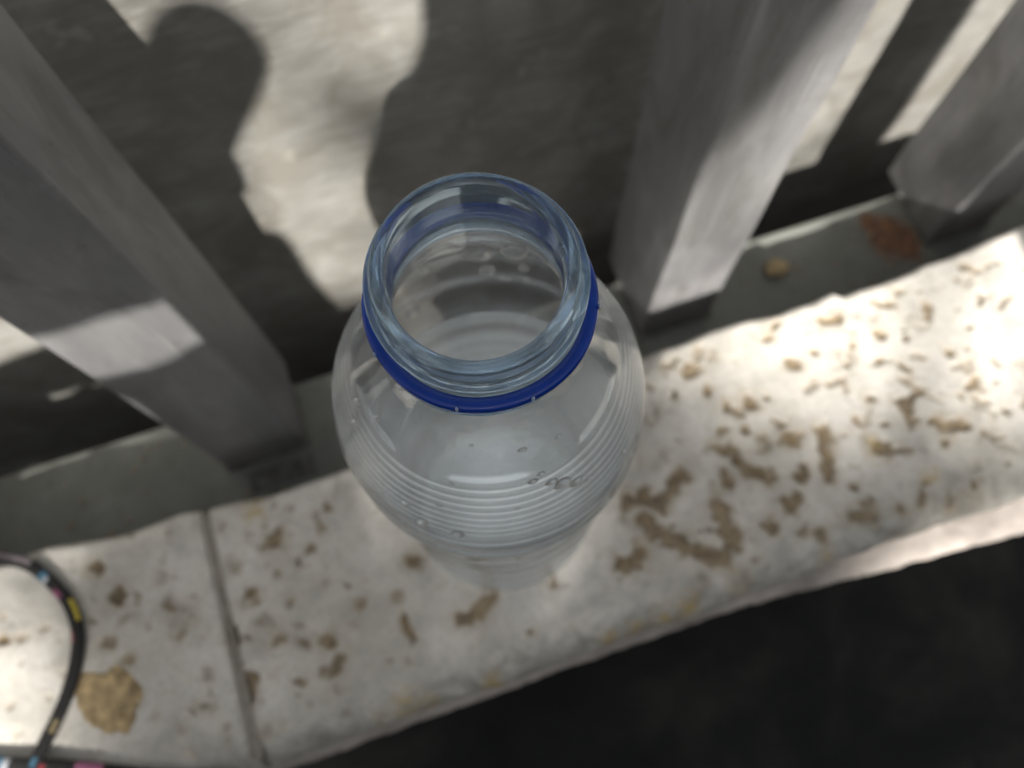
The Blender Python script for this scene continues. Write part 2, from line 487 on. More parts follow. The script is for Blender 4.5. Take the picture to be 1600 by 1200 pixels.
def coping(x0, x1, step, parent, end_l, end_r):
    xs = np.arange(x0, x1 + 0.01, step)
    xs[-1] = x1
    prof = [(0, -28, 0), (0, -20, 0), (0, -12, 0), (0, -6, 0), (0, -3, 0), (-0.6, -1.2, 0), (-1.6, -0.4, 0), (-2.6, 0, 0)]     # y from the back edge
    ys = [("b", p[0], p[1]) for p in prof]
    n_top = int(86 / step)
    for k in range(n_top + 1):
        ys.append(("t", k / n_top, 0.0))
    R = 13.0
    for k in range(1, 11):
        a = k / 10 * math.pi / 2
        ys.append(("f", -46.0 - (R - 0.6) * math.sin(a), -R + R * math.cos(a)))
    ys += [("f", -58.5, -15.5), ("f", -58.1, -19.0), ("f", -57.2, -23.0), ("f", -54.0, -25.5), ("f", -50.0, -26.0)]
    nx, ny = len(xs), len(ys)
    X = np.repeat(xs[:, None], ny, 1)
    back = np.interp(xs, [b[0] for b in BACK], [b[1] for b in BACK])
    Y = np.zeros((nx, ny)); Zz = np.zeros((nx, ny))
    for j, (kind, a, z) in enumerate(ys):
        if kind == "b":
            Y[:, j] = back + a; Zz[:, j] = z
        elif kind == "t":
            Y[:, j] = (back - 3.2) * (1 - a) + (-46.0) * a
        else:
            Y[:, j] = a; Zz[:, j] = z
    # uneven edges: the back edge is chipped, the nosing worn
    e1 = noise_grid(X, np.zeros_like(Y), 0.035, 3.0, 4) * 1.3 * (0.5 + np.abs(noise_grid(X, np.zeros_like(Y), 0.02, 14.0, 1)) * 1.6)
    wb = np.clip((Y - 26) / 10, 0, 1)
    Y = Y + wb * e1 * 1.6
    e2 = noise_grid(X, Y, 0.045, 9.0, 3)
    wf = np.clip((-44 - Y) / 8, 0, 1)
    Y = Y + wf * e2 * 1.3
    Zz = Zz + noise_grid(X, Y, 0.03, 1.0, 3) * 0.5 - np.clip((Y - 30) / 8, 0, 1) * np.abs(noise_grid(X, Y, 0.07, 5.0, 3)) * 1.2
    # rounded ends at the joint
    if end_l:
        d = np.clip((X - x0) / 5.0, 0, 1); Zz = Zz - (1 - np.sqrt(1 - (1 - d) ** 2)) * 3.0
    if end_r:
        d = np.clip((x1 - X) / 5.0, 0, 1); Zz = Zz - (1 - np.sqrt(1 - (1 - d) ** 2)) * 3.0
    # pits
    w1 = noise_grid(X, Y, 0.2, 21.0, 3) * 2.0
    w2 = noise_grid(X, Y, 0.2, 41.0, 3) * 2.0
    ed = noise_grid(X, Y, 0.3, 61.0, 3) * 0.5
    pit = np.zeros_like(X)
    stain = np.zeros_like(X)
    extra = []
    rr = random.Random(4)
    for k in range(420):
        px, py = rr.uniform(-265, 425), rr.uniform(-50, 36)
        if 60 > px > -185 and rr.random() < 0.5:
            continue
        r0 = rr.choice([0.5, 0.6, 0.8, 1.0, 1.0, 1.5, 2.2] if not (200 > px > -185) else ([0.4, 0.5, 0.6, 0.8] if px < 60 else [0.4, 0.5, 0.7, 0.9, 1.2]))
        pts = [(px, py)]
        if r0 > 0.9:
            pts.append((px + rr.uniform(-5, 5), py + rr.uniform(-5, 5)))
        extra.append((pts, r0, rr.uniform(0.4, 1.0)))
    rc = random.Random(77)
    for k in range(60):
        px, py = rc.uniform(52, 215), rc.uniform(-50, 33)
        pts = [(px, py)]
        for q in range(rc.choice([0, 1, 1, 2])):
            pts.append((pts[-1][0] + rc.uniform(-3.5, 3.5), pts[-1][1] + rc.uniform(-3.5, 3.5)))
        extra.append((pts, rc.uniform(0.5, 1.5), rc.uniform(0.25, 0.8)))
    for k in range(45):
        extra.append(([(rc.uniform(-180, -40), rc.uniform(-48, 30))], rc.uniform(0.5, 1.7), rc.uniform(0.25, 0.8)))
    for pts, r, dep in [(p_, r_ * (1.12 if p_[0][0] > 30 else 1.0), d_) for p_, r_, d_ in PITS] + extra:
        cx = [p[0] for p in pts]; 
        i0, i1 = np.searchsorted(xs, min(cx) - r - 5), np.searchsorted(xs, max(cx) + r + 5)
        if i1 <= i0:
            continue
        sl = slice(i0, i1)
        D = seg_dist(X[sl] + w1[sl], Y[sl] + w2[sl], pts) / r + ed[sl] * (1.0 if r > 0.9 else 0.4)
        f = np.clip((1.6 - D) / 0.9, 0, 1)
        f = f * f * (3 - 2 * f) * min(1.0, dep)
        pit[sl] = np.maximum(pit[sl], f)
        g = np.clip((3.2 - D) / 2.4, 0, 1) * min(1.0, dep) * min(1.0, r / 1.5)
        stain[sl] = np.maximum(stain[sl], g)
    Zz = Zz - pit * 1.7 * (Zz > -12)
    och = np.zeros_like(X)
    for cx, cy_, r in OCHRE:
        och = np.maximum(och, np.clip(1.3 - np.hypot(X - cx, Y - cy_) / r, 0, 1))
    verts = np.stack([X, Y, Zz], -1).reshape(-1, 3) * mm
    idx = np.arange(nx * ny).reshape(nx, ny)
    faces = np.stack([idx[:-1, :-1], idx[:-1, 1:], idx[1:, 1:], idx[1:, :-1]], -1).reshape(-1, 4).tolist()
    # close the ends and the bottom
    faces.append(idx[0, ::-1].tolist()); faces.append(idx[-1].tolist())
    faces += [(idx[i, ny - 1], idx[i, 0], idx[i + 1, 0], idx[i + 1, ny - 1]) for i in range(nx - 1)]
    o = mesh_obj("coping_stone", verts.tolist(), [[int(q) for q in f] for f in faces], M_STONE, parent, True)
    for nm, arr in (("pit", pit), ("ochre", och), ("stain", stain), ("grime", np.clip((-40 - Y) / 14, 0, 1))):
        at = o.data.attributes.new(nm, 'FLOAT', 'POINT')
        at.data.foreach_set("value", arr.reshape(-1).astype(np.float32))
    return o

wall = tag(empty("stone_wall", (0, 0, -0.52)), "low wall capped with pitted pale stone, carrying the plastic bottle", "stone wall")
INV = Matrix.Translation((0, 0, 0.52))
def under(o, root):
    o.parent = root
    o.matrix_parent_inverse = root.matrix_basis.inverted()
    return o
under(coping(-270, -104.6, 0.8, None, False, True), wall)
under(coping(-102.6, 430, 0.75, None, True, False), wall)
bmj = box_bm(-0.1052, -0.1020, -0.0545, 0.031, -0.027, -0.0016)
under(bm_obj("mortar_joint", bmj, M_MORTAR), wall)

# lower course that shows as a thin strip under the nosing
def rough_block(name, x0, x1, y0, y1, z0, z1, step, mat, amp):
    xs = np.linspace(x0, x1, int((x1 - x0) / step) + 1)
    prof = [(y1, z1), (y0 + 6, z1), (y0 + 3, z1 - 0.3), (y0 + 1.2, z1 - 1.2), (y0, z1 - 3), (y0, z1 - 8), (y0 + 1, z0), (y1, z0)]
    vs = []
    for x in xs:
        for k, (y, z) in enumerate(prof):
            j = nz(x, z * 2, 3, 0.09) + 0.6 * nz(x, z * 2, 8, 0.25)
            f = 0.25 if k in (0, 7) else 1
            if k not in (0, 7):
                y = y - max(0.0, min(x, 260) - 70) * 0.085
            vs.append(((x) * mm, (y + amp * j * f) * mm, (z + 0.3 * amp * nz(x, y, 5, 0.12) * f) * mm))
    n = len(prof)
    fs = []
    for i in range(len(xs) - 1):
        for k in range(n):
            a, b = i * n + k, i * n + (k + 1) % n
            fs.append((a, b, b + n, a + n))
    fs.append(tuple(range(n - 1, -1, -1))); fs.append(tuple(range((len(xs) - 1) * n, len(xs) * n)))
    o = mesh_obj(name, vs, fs, mat, None, True)
    return o
under(rough_block("lower_course", -270, 430, -61.5, 20, -60, -30.5, 2.5, M_COURSE, 1.0), wall)
under(bm_obj("wall_core", box_bm(-0.27, 0.43, -0.048, 0.028, -0.52, -0.061, 0.002), M_BLOCK), wall)

# ------------------------------------------------------------------ steel railing behind the ledge
rail_root = tag(empty("steel_railing", (0, 0.075, -0.085)), "grey steel railing with square posts on a flat rusty rail", "railing")
def rail_mesh():
    x0, x1, y0, y1, z0, z1 = -420, 480, 44, 91.5, -85, -55
    xs = np.arange(x0, x1 + 1, 2.5)
    prof = [(y0, z0), (y0, z1 - 2), (y0 + 0.6, z1 - 0.6), (y0 + 2, z1)] + [(y, z1) for y in np.arange(y0 + 4, y1 - 3, 2.5)] + [(y1 - 2, z1), (y1 - 0.6, z1 - 0.6), (y1, z1 - 2), (y1, z0)]
    n = len(prof)
    spots = [((168.2, 70.7), 5, 0.45), ((163, 71), 4, 0.4), ((217, 71), 13, 1.0), ((211, 80), 8, 0.9), ((222, 64), 9, 0.9), ((236.5, 88), 8, 0.7), ((-186, 70), 6, 0.2), ((-30, 80), 10, 0.7), ((330, 70), 14, 0.9), ((60, 88), 6, 0.6)]
    vs, ru = [], []
    for x in xs:
        for y, z in prof:
            vs.append((x * mm, y * mm, (z + 0.35 * nz(x, y, 2, 0.03)) * mm))
            v = 0
            for (cx, cy_), r, a in spots:
                v = max(v, a * max(0, min(1, 1.5 - math.hypot(x - cx, y - cy_) / r)))
            ru.append(v)
    fs = []
    for i in range(len(xs) - 1):
        for k in range(n):
            a, b = i * n + k, i * n + (k + 1) % n
            fs.append((a, b, b + n, a + n))
    fs.append(tuple(range(n - 1, -1, -1))); fs.append(tuple(range((len(xs) - 1) * n, len(xs) * n)))
    o = mesh_obj("bottom_rail", vs, fs, M_RAIL)
    at = o.data.attributes.new("rust", 'FLOAT', 'POINT')
    at.data.foreach_set("value", np.array(ru, dtype=np.float32))
    return o
under(rail_mesh(), rail_root)

def post(x0, x1, y0=62, y1=104):
    # square tube with rounded corners, standing in a dark slot of the rail
    bm = box_bm(x0 * mm, x1 * mm, y0 * mm, y1 * mm, -0.0535, 0.170)
    ve = [e for e in bm.edges if abs((e.verts[0].co - e.verts[1].co).z) > 0.15]
    bmesh.ops.bevel(bm, geom=ve, offset=0.0016, segments=3, profile=0.5, affect='EDGES')
    bmesh.ops.subdivide_edges(bm, edges=[e for e in bm.edges if abs((e.verts[0].co - e.verts[1].co).z) > 0.15], cuts=10)
    for v in bm.verts:
        v.co.x += 0.0005 * nz(v.co.x * 1000, v.co.y * 1000, v.co.z * 1000, 0.02)
        v.co.y += 0.0005 * nz(v.co.x * 1000 + 70, v.co.y * 1000, v.co.z * 1000, 0.02)
    under(bm_obj("post", bm, M_POST), rail_root)
    # low weld plate and dark weld line round the foot
    under(bm_obj("weld_seam", box_bm((x0 - 1.2) * mm, (x1 + 1.2) * mm, (y0 - 1.2) * mm, 0.0913, -0.0549, -0.0530, 0.0006, 1), M_WELD), rail_root)
M_WELD = mat_plain("dark_weld", (0.125, 0.125, 0.115), 0.75, 200, 0.5, 0.8, 0.001)
post(-250, -214); post(-106, -71); post(86, 120); post(231, 263); post(380, 414)
# thin dark plate painted for the shade inside a slot by the left post
under(bm_obj("slot_shade", box_bm(-0.0985, -0.070, 0.0485, 0.0575, -0.0552, -0.0543, 0.0003, 1), M_WELD), rail_root)

# ------------------------------------------------------------------ concrete wall behind the railing
def back_wall():
    xs = np.linspace(-700, 800, 241); zs = np.linspace(-520, 420, 161)
    vs = []
    for x in xs:
        for z in zs:
            d = 1.2 * nz(x * 0.6, z * 1.6, 4, 0.012) + 0.25 * nz(x, z * 2.5, 9, 0.06)
            vs.append((x * mm, (150 + d) * mm, z * mm))
    nzs = len(zs); nxs = len(xs)
    fs = [(i * nzs + j, (i + 1) * nzs + j, (i + 1) * nzs + j + 1, i * nzs + j + 1) for i in range(nxs - 1) for j in range(nzs - 1)]
    base = len(vs)
    for x in (xs[0], xs[-1]):
        for z in (zs[0], zs[-1]):
            vs.append((x * mm, 0.24, z * mm))
    a00, a01, a10, a11 = base, base + 1, base + 2, base + 3
    fs.append((a00, a01, a11, a10))
    fs.append(tuple([j for j in range(nzs)] + [a01, a00]))
    fs.append(tuple([(nxs - 1) * nzs + j for j in range(nzs - 1, -1, -1)] + [a10, a11]))
    fs.append(tuple([i * nzs + nzs - 1 for i in range(nxs)] + [a11, a01]))
    return mesh_obj("concrete_wall", vs, fs, M_CONC, None, True)
tag(back_wall(), "streaky beige concrete wall behind the railing, striped with shadows", "concrete wall")

# ------------------------------------------------------------------ bottle
bottle = tag(empty("plastic_bottle", (0, 0, 0.0004)), "uncapped clear plastic bottle half full of water, blue ring round its neck", "bottle")
TO_CAM = math.atan2(CAM_LOC.y, CAM_LOC.x)

def catmull(P, n):
    P = [np.array(p, float) for p in P]
    out = []
    for i in range(len(P) - 1):
        p0 = P[max(i - 1, 0)]; p1 = P[i]; p2 = P[i + 1]; p3 = P[min(i + 2, len(P) - 1)]
        for k in range(n):
            t = k / n
            out.append(0.5 * ((2 * p1) + (-p0 + p2) * t + (2 * p0 - 5 * p1 + 4 * p2 - p3) * t * t + (-p0 + 3 * p1 - 3 * p2 + p3) * t ** 3))
    out.append(P[-1])
    return np.array(out)

def bottle_profile():
    low = [(0.0, 6.0), (6, 5.6), (13, 4.0), (19, 1.8), (23, 0.35), (25.2, 0.0), (27.6, 0.6), (29.6, 2.4), (31.0, 5.5), (31.5, 10), (31.5, 22), (31.5, 40), (31.5, 60), (31.5, 80), (31.5, 96),
           (31.6, 104), (32.2, 109), (33.0, 112.5), (33.1, 116), (32.5, 119), (32.6, 122), (33.0, 126), (32.6, 131.5), (31.4, 137.5), (29.7, 142.8), (27.7, 147.4), (25.3, 151.6), (22.8, 155.4), (20.4, 158.8), (18.3, 162.2), (16.7, 165.6), (15.9, 169.0), (15.7, 171.4)]
    C = catmull(low, 40)
    s = np.concatenate([[0], np.cumsum(np.hypot(*np.diff(C, axis=0).T))])
    # dense samples on the ribbed shoulder, sparser elsewhere
    S = []
    pos = 0.0
    while pos < s[-1]:
        z = np.interp(pos, s, C[:, 1])
        S.append(pos)
        pos += 0.16 if 134 < z < 154 else (0.45 if z > 100 else 0.9)
    S.append(s[-1])
    S = np.array(S)
    P = np.stack([np.interp(S, s, C[:, 0]), np.interp(S, s, C[:, 1])], 1)
    T = np.gradient(P, axis=0); T /= np.linalg.norm(T, axis=1)[:, None] + 1e-12
    N = np.stack([T[:, 1], -T[:, 0]], 1)
    s1 = np.interp(137.4, P[:, 1][P[:, 1] > 20], S[P[:, 1] > 20]); s2 = np.interp(151.0, P[:, 1][P[:, 1] > 20], S[P[:, 1] > 20])
    disp = np.zeros(len(S))
    for k in range(8):
        c = s1 + (s2 - s1) * k / 7
        disp -= 0.34 * np.exp(-((S - c) / 0.34) ** 2)
    # wide grooves round the body
    for zc, dpt, w in ((14, 0.8, 1.6), (30, 0.9, 2.4), (50, 0.9, 2.4), (70, 0.9, 2.4), (88, 0.9, 2.4), (131.8, 0.45, 0.6)):
        m_ = P[:, 1] > 10
        disp -= np.where(m_, dpt * np.exp(-((P[:, 1] - zc) / w) ** 2), 0)
    return P, N, disp
SEG = 168
def sstep(a, b, x):
    t = np.clip((x - a) / (b - a), 0, 1)
    return t * t * (3 - 2 * t)

def bottle_body():
    P, N, disp = bottle_profile()
    th = np.linspace(0, 2 * math.pi, SEG, endpoint=False)
    thick = 0.34 + 0.5 * sstep(155, 169, P[:, 1]) + 0.9 * (1 - sstep(0, 9, P[:, 1])) * sstep(0, 1, 32 - P[:, 0])
    win = sstep(152.6, 153.4, P[:, 1]) * (1 - sstep(160.5, 166, P[:, 1]))
    def surf(off):
        V = []
        for k, t in enumerate(th):
            ph = ((t - TO_CAM) / (2 * math.pi) * 6 + 0.37) % 1.0
            sq = sstep(0.0, 0.035, ph) - sstep(0.50, 0.62, ph)
            wob = 0.10 * np.sin(3 * t + P[:, 1] * 0.09) + 0.06 * np.sin(7 * t - P[:, 1] * 0.21)
            d = disp + off - 0.75 * win * sq + wob * sstep(8, 20, P[:, 1]) * (1 - sstep(150, 168, P[:, 1]))
            r = np.maximum(P[:, 0] + N[:, 0] * d, 0.02); z = P[:, 1] + N[:, 1] * d
            V.append(np.stack([r * math.cos(t), r * math.sin(t), z], 1))
        return np.array(V)                       # seg, prof, 3
    A = surf(np.zeros(len(P))); B = surf(-thick)
    n = len(P)
    B[:, -1, 2] = A[:, -1, 2]
    verts = np.concatenate([A.reshape(-1, 3), B.reshape(-1, 3)]) * mm
    o = SEG * n
    fs = []
    for k in range(SEG):
        k2 = (k + 1) % SEG
        for j in range(n - 1):
            a, b, c, d = k * n + j, k2 * n + j, k2 * n + j + 1, k * n + j + 1
            fs.append((a, b, c, d)); fs.append((o + a, o + d, o + c, o + b))
        fs.append((k * n + n - 1, k2 * n + n - 1, o + k2 * n + n - 1, o + k * n + n - 1))
    fs.append(tuple(k * n for k in range(SEG - 1, -1, -1))); fs.append(tuple(o + k * n for k in range(SEG)))
    ob = mesh_obj("body", verts.tolist(), fs, [M_PET, M_HAZE], bottle, True)
    mi = []
    for f in fs:
        c = verts[list(f)].mean(0) * 1000
        mi.append(1 if c[2] < 7.5 and math.hypot(c[0], c[1]) < 27.5 else 0)
    ob.data.polygons.foreach_set("material_index", mi)
    return ob
body = bottle_body()

def lathe(name, outer, seg, rfun, mat, parent, lean=5.0):
    """closed ring section [(r, z)...] turned round the axis; rfun(theta, r, z) adds relief to the outside"""
    V = []
    n = len(outer)
    for k in range(seg):
        t = 2 * math.pi * k / seg
        for r, z in outer:
            rr, zz = rfun(t, r, z)
            # the thin neck is pressed slightly askew: its mouth leans towards the viewer
            f = max(0.0, min(1.0, (zz - 171.5) / 9.0))
            zz += f * (0.28 * lean - rr * math.cos(t - TO_CAM) * math.tan(math.radians(lean)))
            V.append((rr * math.cos(t) * mm, rr * math.sin(t) * mm, zz * mm))
    F = []
    for k in range(seg):
        k2 = (k + 1) % seg
        for j in range(n):
            a, b = k * n + j, k * n + (j + 1) % n
            F.append((a, k2 * n + j, k2 * n + (j + 1) % n, b))
    return mesh_obj(name, V, F, mat, parent, True)

def neck_relief(t, r, z):
    if r > 14.9 and 178.6 < z < 184.0:
        tot = 2.3 * math.pi
        b = 0.0
        t0 = (t - TO_CAM - 0.9) % (2 * math.pi)
        for q in range(3):
            ang = t0 + q * 2 * math.pi
            if ang > tot:
                break
            zc = 182.9 - 2.6 * ang / (2 * math.pi)
            fade = min(1, ang / 0.25, (tot - ang) / 0.25)
            b = max(b, fade * math.exp(-((z - zc) / 0.55) ** 6))
        r += 1.35 * b
    return r, z
sec = [(15.6, 171.5), (17.6, 171.7), (17.9, 172.1), (17.6, 172.6), (15.9, 172.9)]
sec += [(15.6, 172.9 + 0.14 * k) for k in range(1, 80)]
sec += [(15.75, 184.1), (15.7, 184.6), (15.4, 184.9), (14.9, 185.0), (14.2, 185.0), (13.7, 184.85), (13.35, 184.4), (13.25, 183.6)]
sec += [(13.25, z) for z in (182, 180, 178)] + [(13.45, 176.5), (13.6, 174.5), (14.2, 172.6), (14.6, 171.5)]
neck = lathe("neck_finish", sec, 200, neck_relief, M_NECK, bottle)

ring_sec = [(16.3, 175.8), (17.6, 175.6), (18.3, 175.75), (18.6, 176.15), (18.6, 177.1), (18.35, 177.55), (17.9, 177.7), (17.3, 177.6), (16.4, 177.5)]
ring = lathe("tamper_ring", ring_sec, 144, lambda t, r, z: (r + 0.06 * math.sin(5 * t), z + 0.20 * math.sin(t + 0.5)), M_BLUE, bottle, -1.0)
ring.location = (0.0003, 0.0, -0.0007)
def along(az_deg, r, z):
    a = TO_CAM + math.radians(az_deg)
    return Vector((r * math.cos(a) * mm, r * math.sin(a) * mm, z * mm)), a
for az, w in ((-17, 0.5), (19, 0.6), (-66, 0.4), (78, 0.7)):
    p, a = along(az, 18.62, 177.5)
    bm = bmesh.new()
    bmesh.ops.create_icosphere(bm, subdivisions=2, radius=1.0)
    for v in bm.verts:
        q = Vector((v.co.x * 0.00022, v.co.y * 0.0005 * w, v.co.z * 0.0011)) * (1 + 0.25 * noise.noise(v.co * 2.3))
        q.rotate(Matrix.Rotation(a, 3, 'Z'))
        v.co = q + p
    bm_obj("broken_bridge", bm, M_NICK, ring, True)

# the water left in the bottle
def water():
    P, N, disp = bottle_profile()
    thick = 0.34 + 0.9 * (1 - sstep(0, 9, P[:, 1])) * sstep(0, 1, 32 - P[:, 0])
    d = disp - thick - 0.28
    r = P[:, 0] + N[:, 0] * d; z = P[:, 1] + N[:, 1] * d
    LV = 101.0
    keep = [(max(a, 0.02), c) for a, c, zz in zip(r, z, P[:, 1]) if c < LV - 0.5]
    keep = keep[::2] + [keep[-1]]
    rw = keep[-1][0]
    keep += [(rw, LV + 0.15), (rw - 0.5, LV - 0.2), (rw - 1.6, LV - 0.42), (rw - 4, LV - 0.5), (rw * 0.5, LV - 0.5), (0.02, LV - 0.5)]
    n = len(keep); S = 96
    V = [(a * math.cos(2 * math.pi * k / S) * mm, a * math.sin(2 * math.pi * k / S) * mm, c * mm) for k in range(S) for a, c in keep]
    F = [(k * n + j, ((k + 1) % S) * n + j, ((k + 1) % S) * n + j + 1, k * n + j + 1) for k in range(S) for j in range(n - 1)]
    return mesh_obj("water", V, F, M_FILL, bottle, True)
water()

# water drops clinging to the plastic
PROF = bottle_profile()
def wall_radius(z):
    P = PROF[0]
    k = P[:, 1] > 20
    return float(np.interp(z, P[k, 1], P[k, 0]))
drops = []
for az, z, s, inside in ((24, 148, 1.25, 0), (20, 149.6, 0.8, 0), (29, 146.2, 0.9, 0), (13, 151.4, 0.7, 0), (17, 152.3, 0.55, 0), (34, 144.5, 0.6, 0), (-30, 138, 1.1, 0), (-17, 137, 1.0, 0), (-37, 142, 0.6, 0), (-24, 146, 0.4, 0),
                         (-75, 152, 1.0, 0), (-70, 148.5, 0.8, 0), (-62, 155, 0.6, 0), (42, 118, 0.9, 0), (46, 121, 0.7, 0), (-12, 160, 0.4, 0), (12, 158, 0.5, 0), (30, 157, 0.4, 0),
                         (178, 130, 1.6, 1), (164, 132, 1.5, 1), (175, 122, 1.2, 1), (160, 124, 0.9, 1), (168, 118, 0.8, 1), (158, 119, 0.7, 1), (140, 124, 1.3, 1), (-150, 112, 1.2, 1), (-142, 98, 0.9, 1), (-138, 80, 0.9, 1), (150, 140, 1.1, 1), (-168, 140, 0.8, 1), (135, 110, 0.8, 1), (-160, 128, 0.6, 1), (-20, 152, 0.35, 0), (5, 146, 0.3, 0), (-48, 140, 0.5, 0), (52, 140, 0.5, 0), (58, 131, 0.5, 0), (-10, 134, 0.45, 0), (20, 133, 0.4, 0)):
    s *= 1.75 if inside else 1.3
    R_ = wall_radius(z) - (0.55 if inside else 0.05)
    p, a = along(az, R_, z)
    bm = bmesh.new()
    bmesh.ops.create_icosphere(bm, subdivisions=2, radius=1.0)
    asp = random.uniform(0.8, 1.5)
    for v in bm.verts:
        q = Vector((v.co.x * 0.55 * s, v.co.y * s * asp, v.co.z * s * 0.85)) * (1 + 0.18 * noise.noise(v.co * 1.3 + Vector((az, z, 0)))) * 0.001
        q.rotate(Matrix.Rotation(a, 3, 'Z'))
        v.co = q + p
    bm_obj("water_drop", bm, M_DROP if inside else M_WATER, bottle, True)

# ------------------------------------------------------------------ small things
def pebble():
    bm = bmesh.new()
    bmesh.ops.create_icosphere(bm, subdivisions=3, radius=1.0)
    for v in bm.verts:
        d = 1 + 0.22 * noise.noise(v.co * 1.4 + Vector((3, 1, 2)))
        v.co = Vector((v.co.x * 5.4 * d, v.co.y * 4.4 * d, v.co.z * 3.3 * d)) * mm + Vector((0, 0, 0.0026))
    o = bm_obj("pebble", bm, M_PEB, None, True)
    o.location = (0.158, 0.0725, -0.055)
    return o
tag(pebble(), "small tan pebble lying on the green-grey bottom rail", "pebble")

FL = [(-155.7, -10.2), (-152.6, -9.1), (-147.1, -11.3), (-143.5, -10.2), (-139.4, -12.4), (-137.6, -15.6), (-135.2, -19.8), (-135.6, -23.0), (-137.7, -25.0), (-139.6, -29.3), (-142.0, -32.4), (-147.6, -31.2), (-153.3, -26.8), (-156.2, -22.3), (-157.4, -16.1)]
def flake():
    cx, cy_ = -145.5, -19.5
    pts = catmull(FL + [FL[0]], 5)[:-1]
    n = len(pts)
    vs, fs = [], []
    rings = ((1.0, -0.3), (1.0, 0.2), (0.93, 0.5), (0.75, 0.65), (0.5, 0.75), (0.25, 0.75))
    for s, h in rings:
        for i, p in enumerate(pts):
            x, y = cx + (p[0] - cx) * s, cy_ + (p[1] - cy_) * s
            k = 1 + 0.10 * nz(x, y, 2, 0.45) + 0.05 * nz(x, y, 6, 1.1)
            vs.append(((cx + (x - cx) * k) * mm, (cy_ + (y - cy_) * k) * mm, (h + (0.45 * nz(x, y, 1, 0.18) + 0.25 * nz(x, y, 4, 0.5) if h > 0 else 0)) * mm))
    for r in range(len(rings) - 1):
        for i in range(n):
            j = (i + 1) % n
            fs.append((r * n + i, r * n + j, (r + 1) * n + j, (r + 1) * n + i))
    vs.append((cx * mm, cy_ * mm, 0.8 * mm))
    for i in range(n):
        fs.append(((len(rings) - 1) * n + i, (len(rings) - 1) * n + (i + 1) % n, len(vs) - 1))
    fs.append(tuple(range(n - 1, -1, -1)))
    return mesh_obj("stone_flake", vs, fs, M_FLAKE, None, True)
tag(flake(), "flat tan flake lying on the stone ledge beside the black cord", "stone flake")

# black woven cord with coloured threads, looping over the ledge's left end
def cord_strand(name, path, wid, hei, parent, patches):
    C3 = catmull([(p[0], p[1], p[2]) for p in path], 14)
    n = 16
    T = np.gradient(C3, axis=0); T /= np.linalg.norm(T, axis=1)[:, None]
    vs, fs, fm = [], [], []
    L = np.concatenate([[0], np.cumsum(np.linalg.norm(np.diff(C3, axis=0), axis=1))])
    mats = [M_CORD] + list(CORD_COL.values())
    names = list(CORD_COL.keys())
    for i, (c, t) in enumerate(zip(C3, T)):
        side = np.cross(t, (0, 0, 1)); side /= np.linalg.norm(side)
        up = np.cross(side, t)
        for k in range(n):
            a = 2 * math.pi * k / n
            w = 1 + 0.07 * math.sin(L[i] * 2.6 + a * 2) 
            vs.append(tuple((c + side * math.cos(a) * wid * w + up * math.sin(a) * hei * w) * mm))
    for i in range(len(C3) - 1):
        f = i / (len(C3) - 1)
        for k in range(n):
            fs.append((i * n + k, i * n + (k + 1) % n, (i + 1) * n + (k + 1) % n, (i + 1) * n + k))
            m_ = 0
            for f0, f1, k0, k1, cn in patches:
                if f0 <= f <= f1 and k0 <= k <= k1:
                    m_ = 1 + names.index(cn)
            fm.append(m_)
    fs.append(tuple(range(n - 1, -1, -1))); fs.append(tuple(range((len(C3) - 1) * n, len(C3) * n)))
    fm += [0, 0]
    o = mesh_obj(name, vs, fs, mats, parent, True)
    o.data.polygons.foreach_set("material_index", fm)
    return o
cord = tag(empty("woven_cord", (-0.16, 0.0, 0.0)), "black woven cord with bright coloured threads at the ledge's left end", "cord")
p1 = [(-215, 82, -50), (-203, 68, -34), (-190, 52, -10), (-178, 40.5, 2.5), (-165.6, 33.4, 3.2), (-158.9, 25.3, 3.0), (-153.7, 15.6, 2.6), (-152.1, 4.9, 2.4), (-154.0, -4.3, 2.4), (-158.3, -13.6, 2.4), (-163.9, -22.1, 2.6), (-169.9, -30.3, 3.6), (-176, -40, 5), (-188, -49, 3), (-203, -47, 2.5)]
under(cord_strand("strand", p1, 2.25, 1.7, None, [(0.21, 0.30, 4, 6, 'mauve'), (0.335, 0.35, 2, 5, 'blue'), (0.352, 0.362, 1, 4, 'white'), (0.385, 0.41, 1, 3, 'plum'), (0.425, 0.475, 5, 6, 'yellow'), (0.50, 0.53, 2, 2, 'red'), (0.70, 0.73, 4, 5, 'tan'), (0.79, 0.81, 3, 4, 'blue'), (0.835, 0.85, 2, 4, 'white')]), cord)
p2 = [(-215, -12, 2.4), (-200, -22, 2.4), (-186, -27.5, 2.6), (-178, -31.0, 3.0), (-166, -35.5, 3.4), (-152, -41.5, 2.8), (-138, -48, 2.2), (-124, -54.5, 1.0), (-112, -62, -4), (-106, -67, -14), (-104, -70, -30)]
under(cord_strand("strand", p2, 2.6, 1.8, None, [(0.16, 0.20, 2, 6, 'tan'), (0.21, 0.25, 3, 7, 'blue'), (0.255, 0.285, 2, 6, 'white'), (0.37, 0.385, 3, 4, 'red'), (0.45, 0.50, 3, 6, 'pink'), (0.6, 0.64, 3, 5, 'tan'), (0.7, 0.73, 2, 6, 'yellow')]), cord)

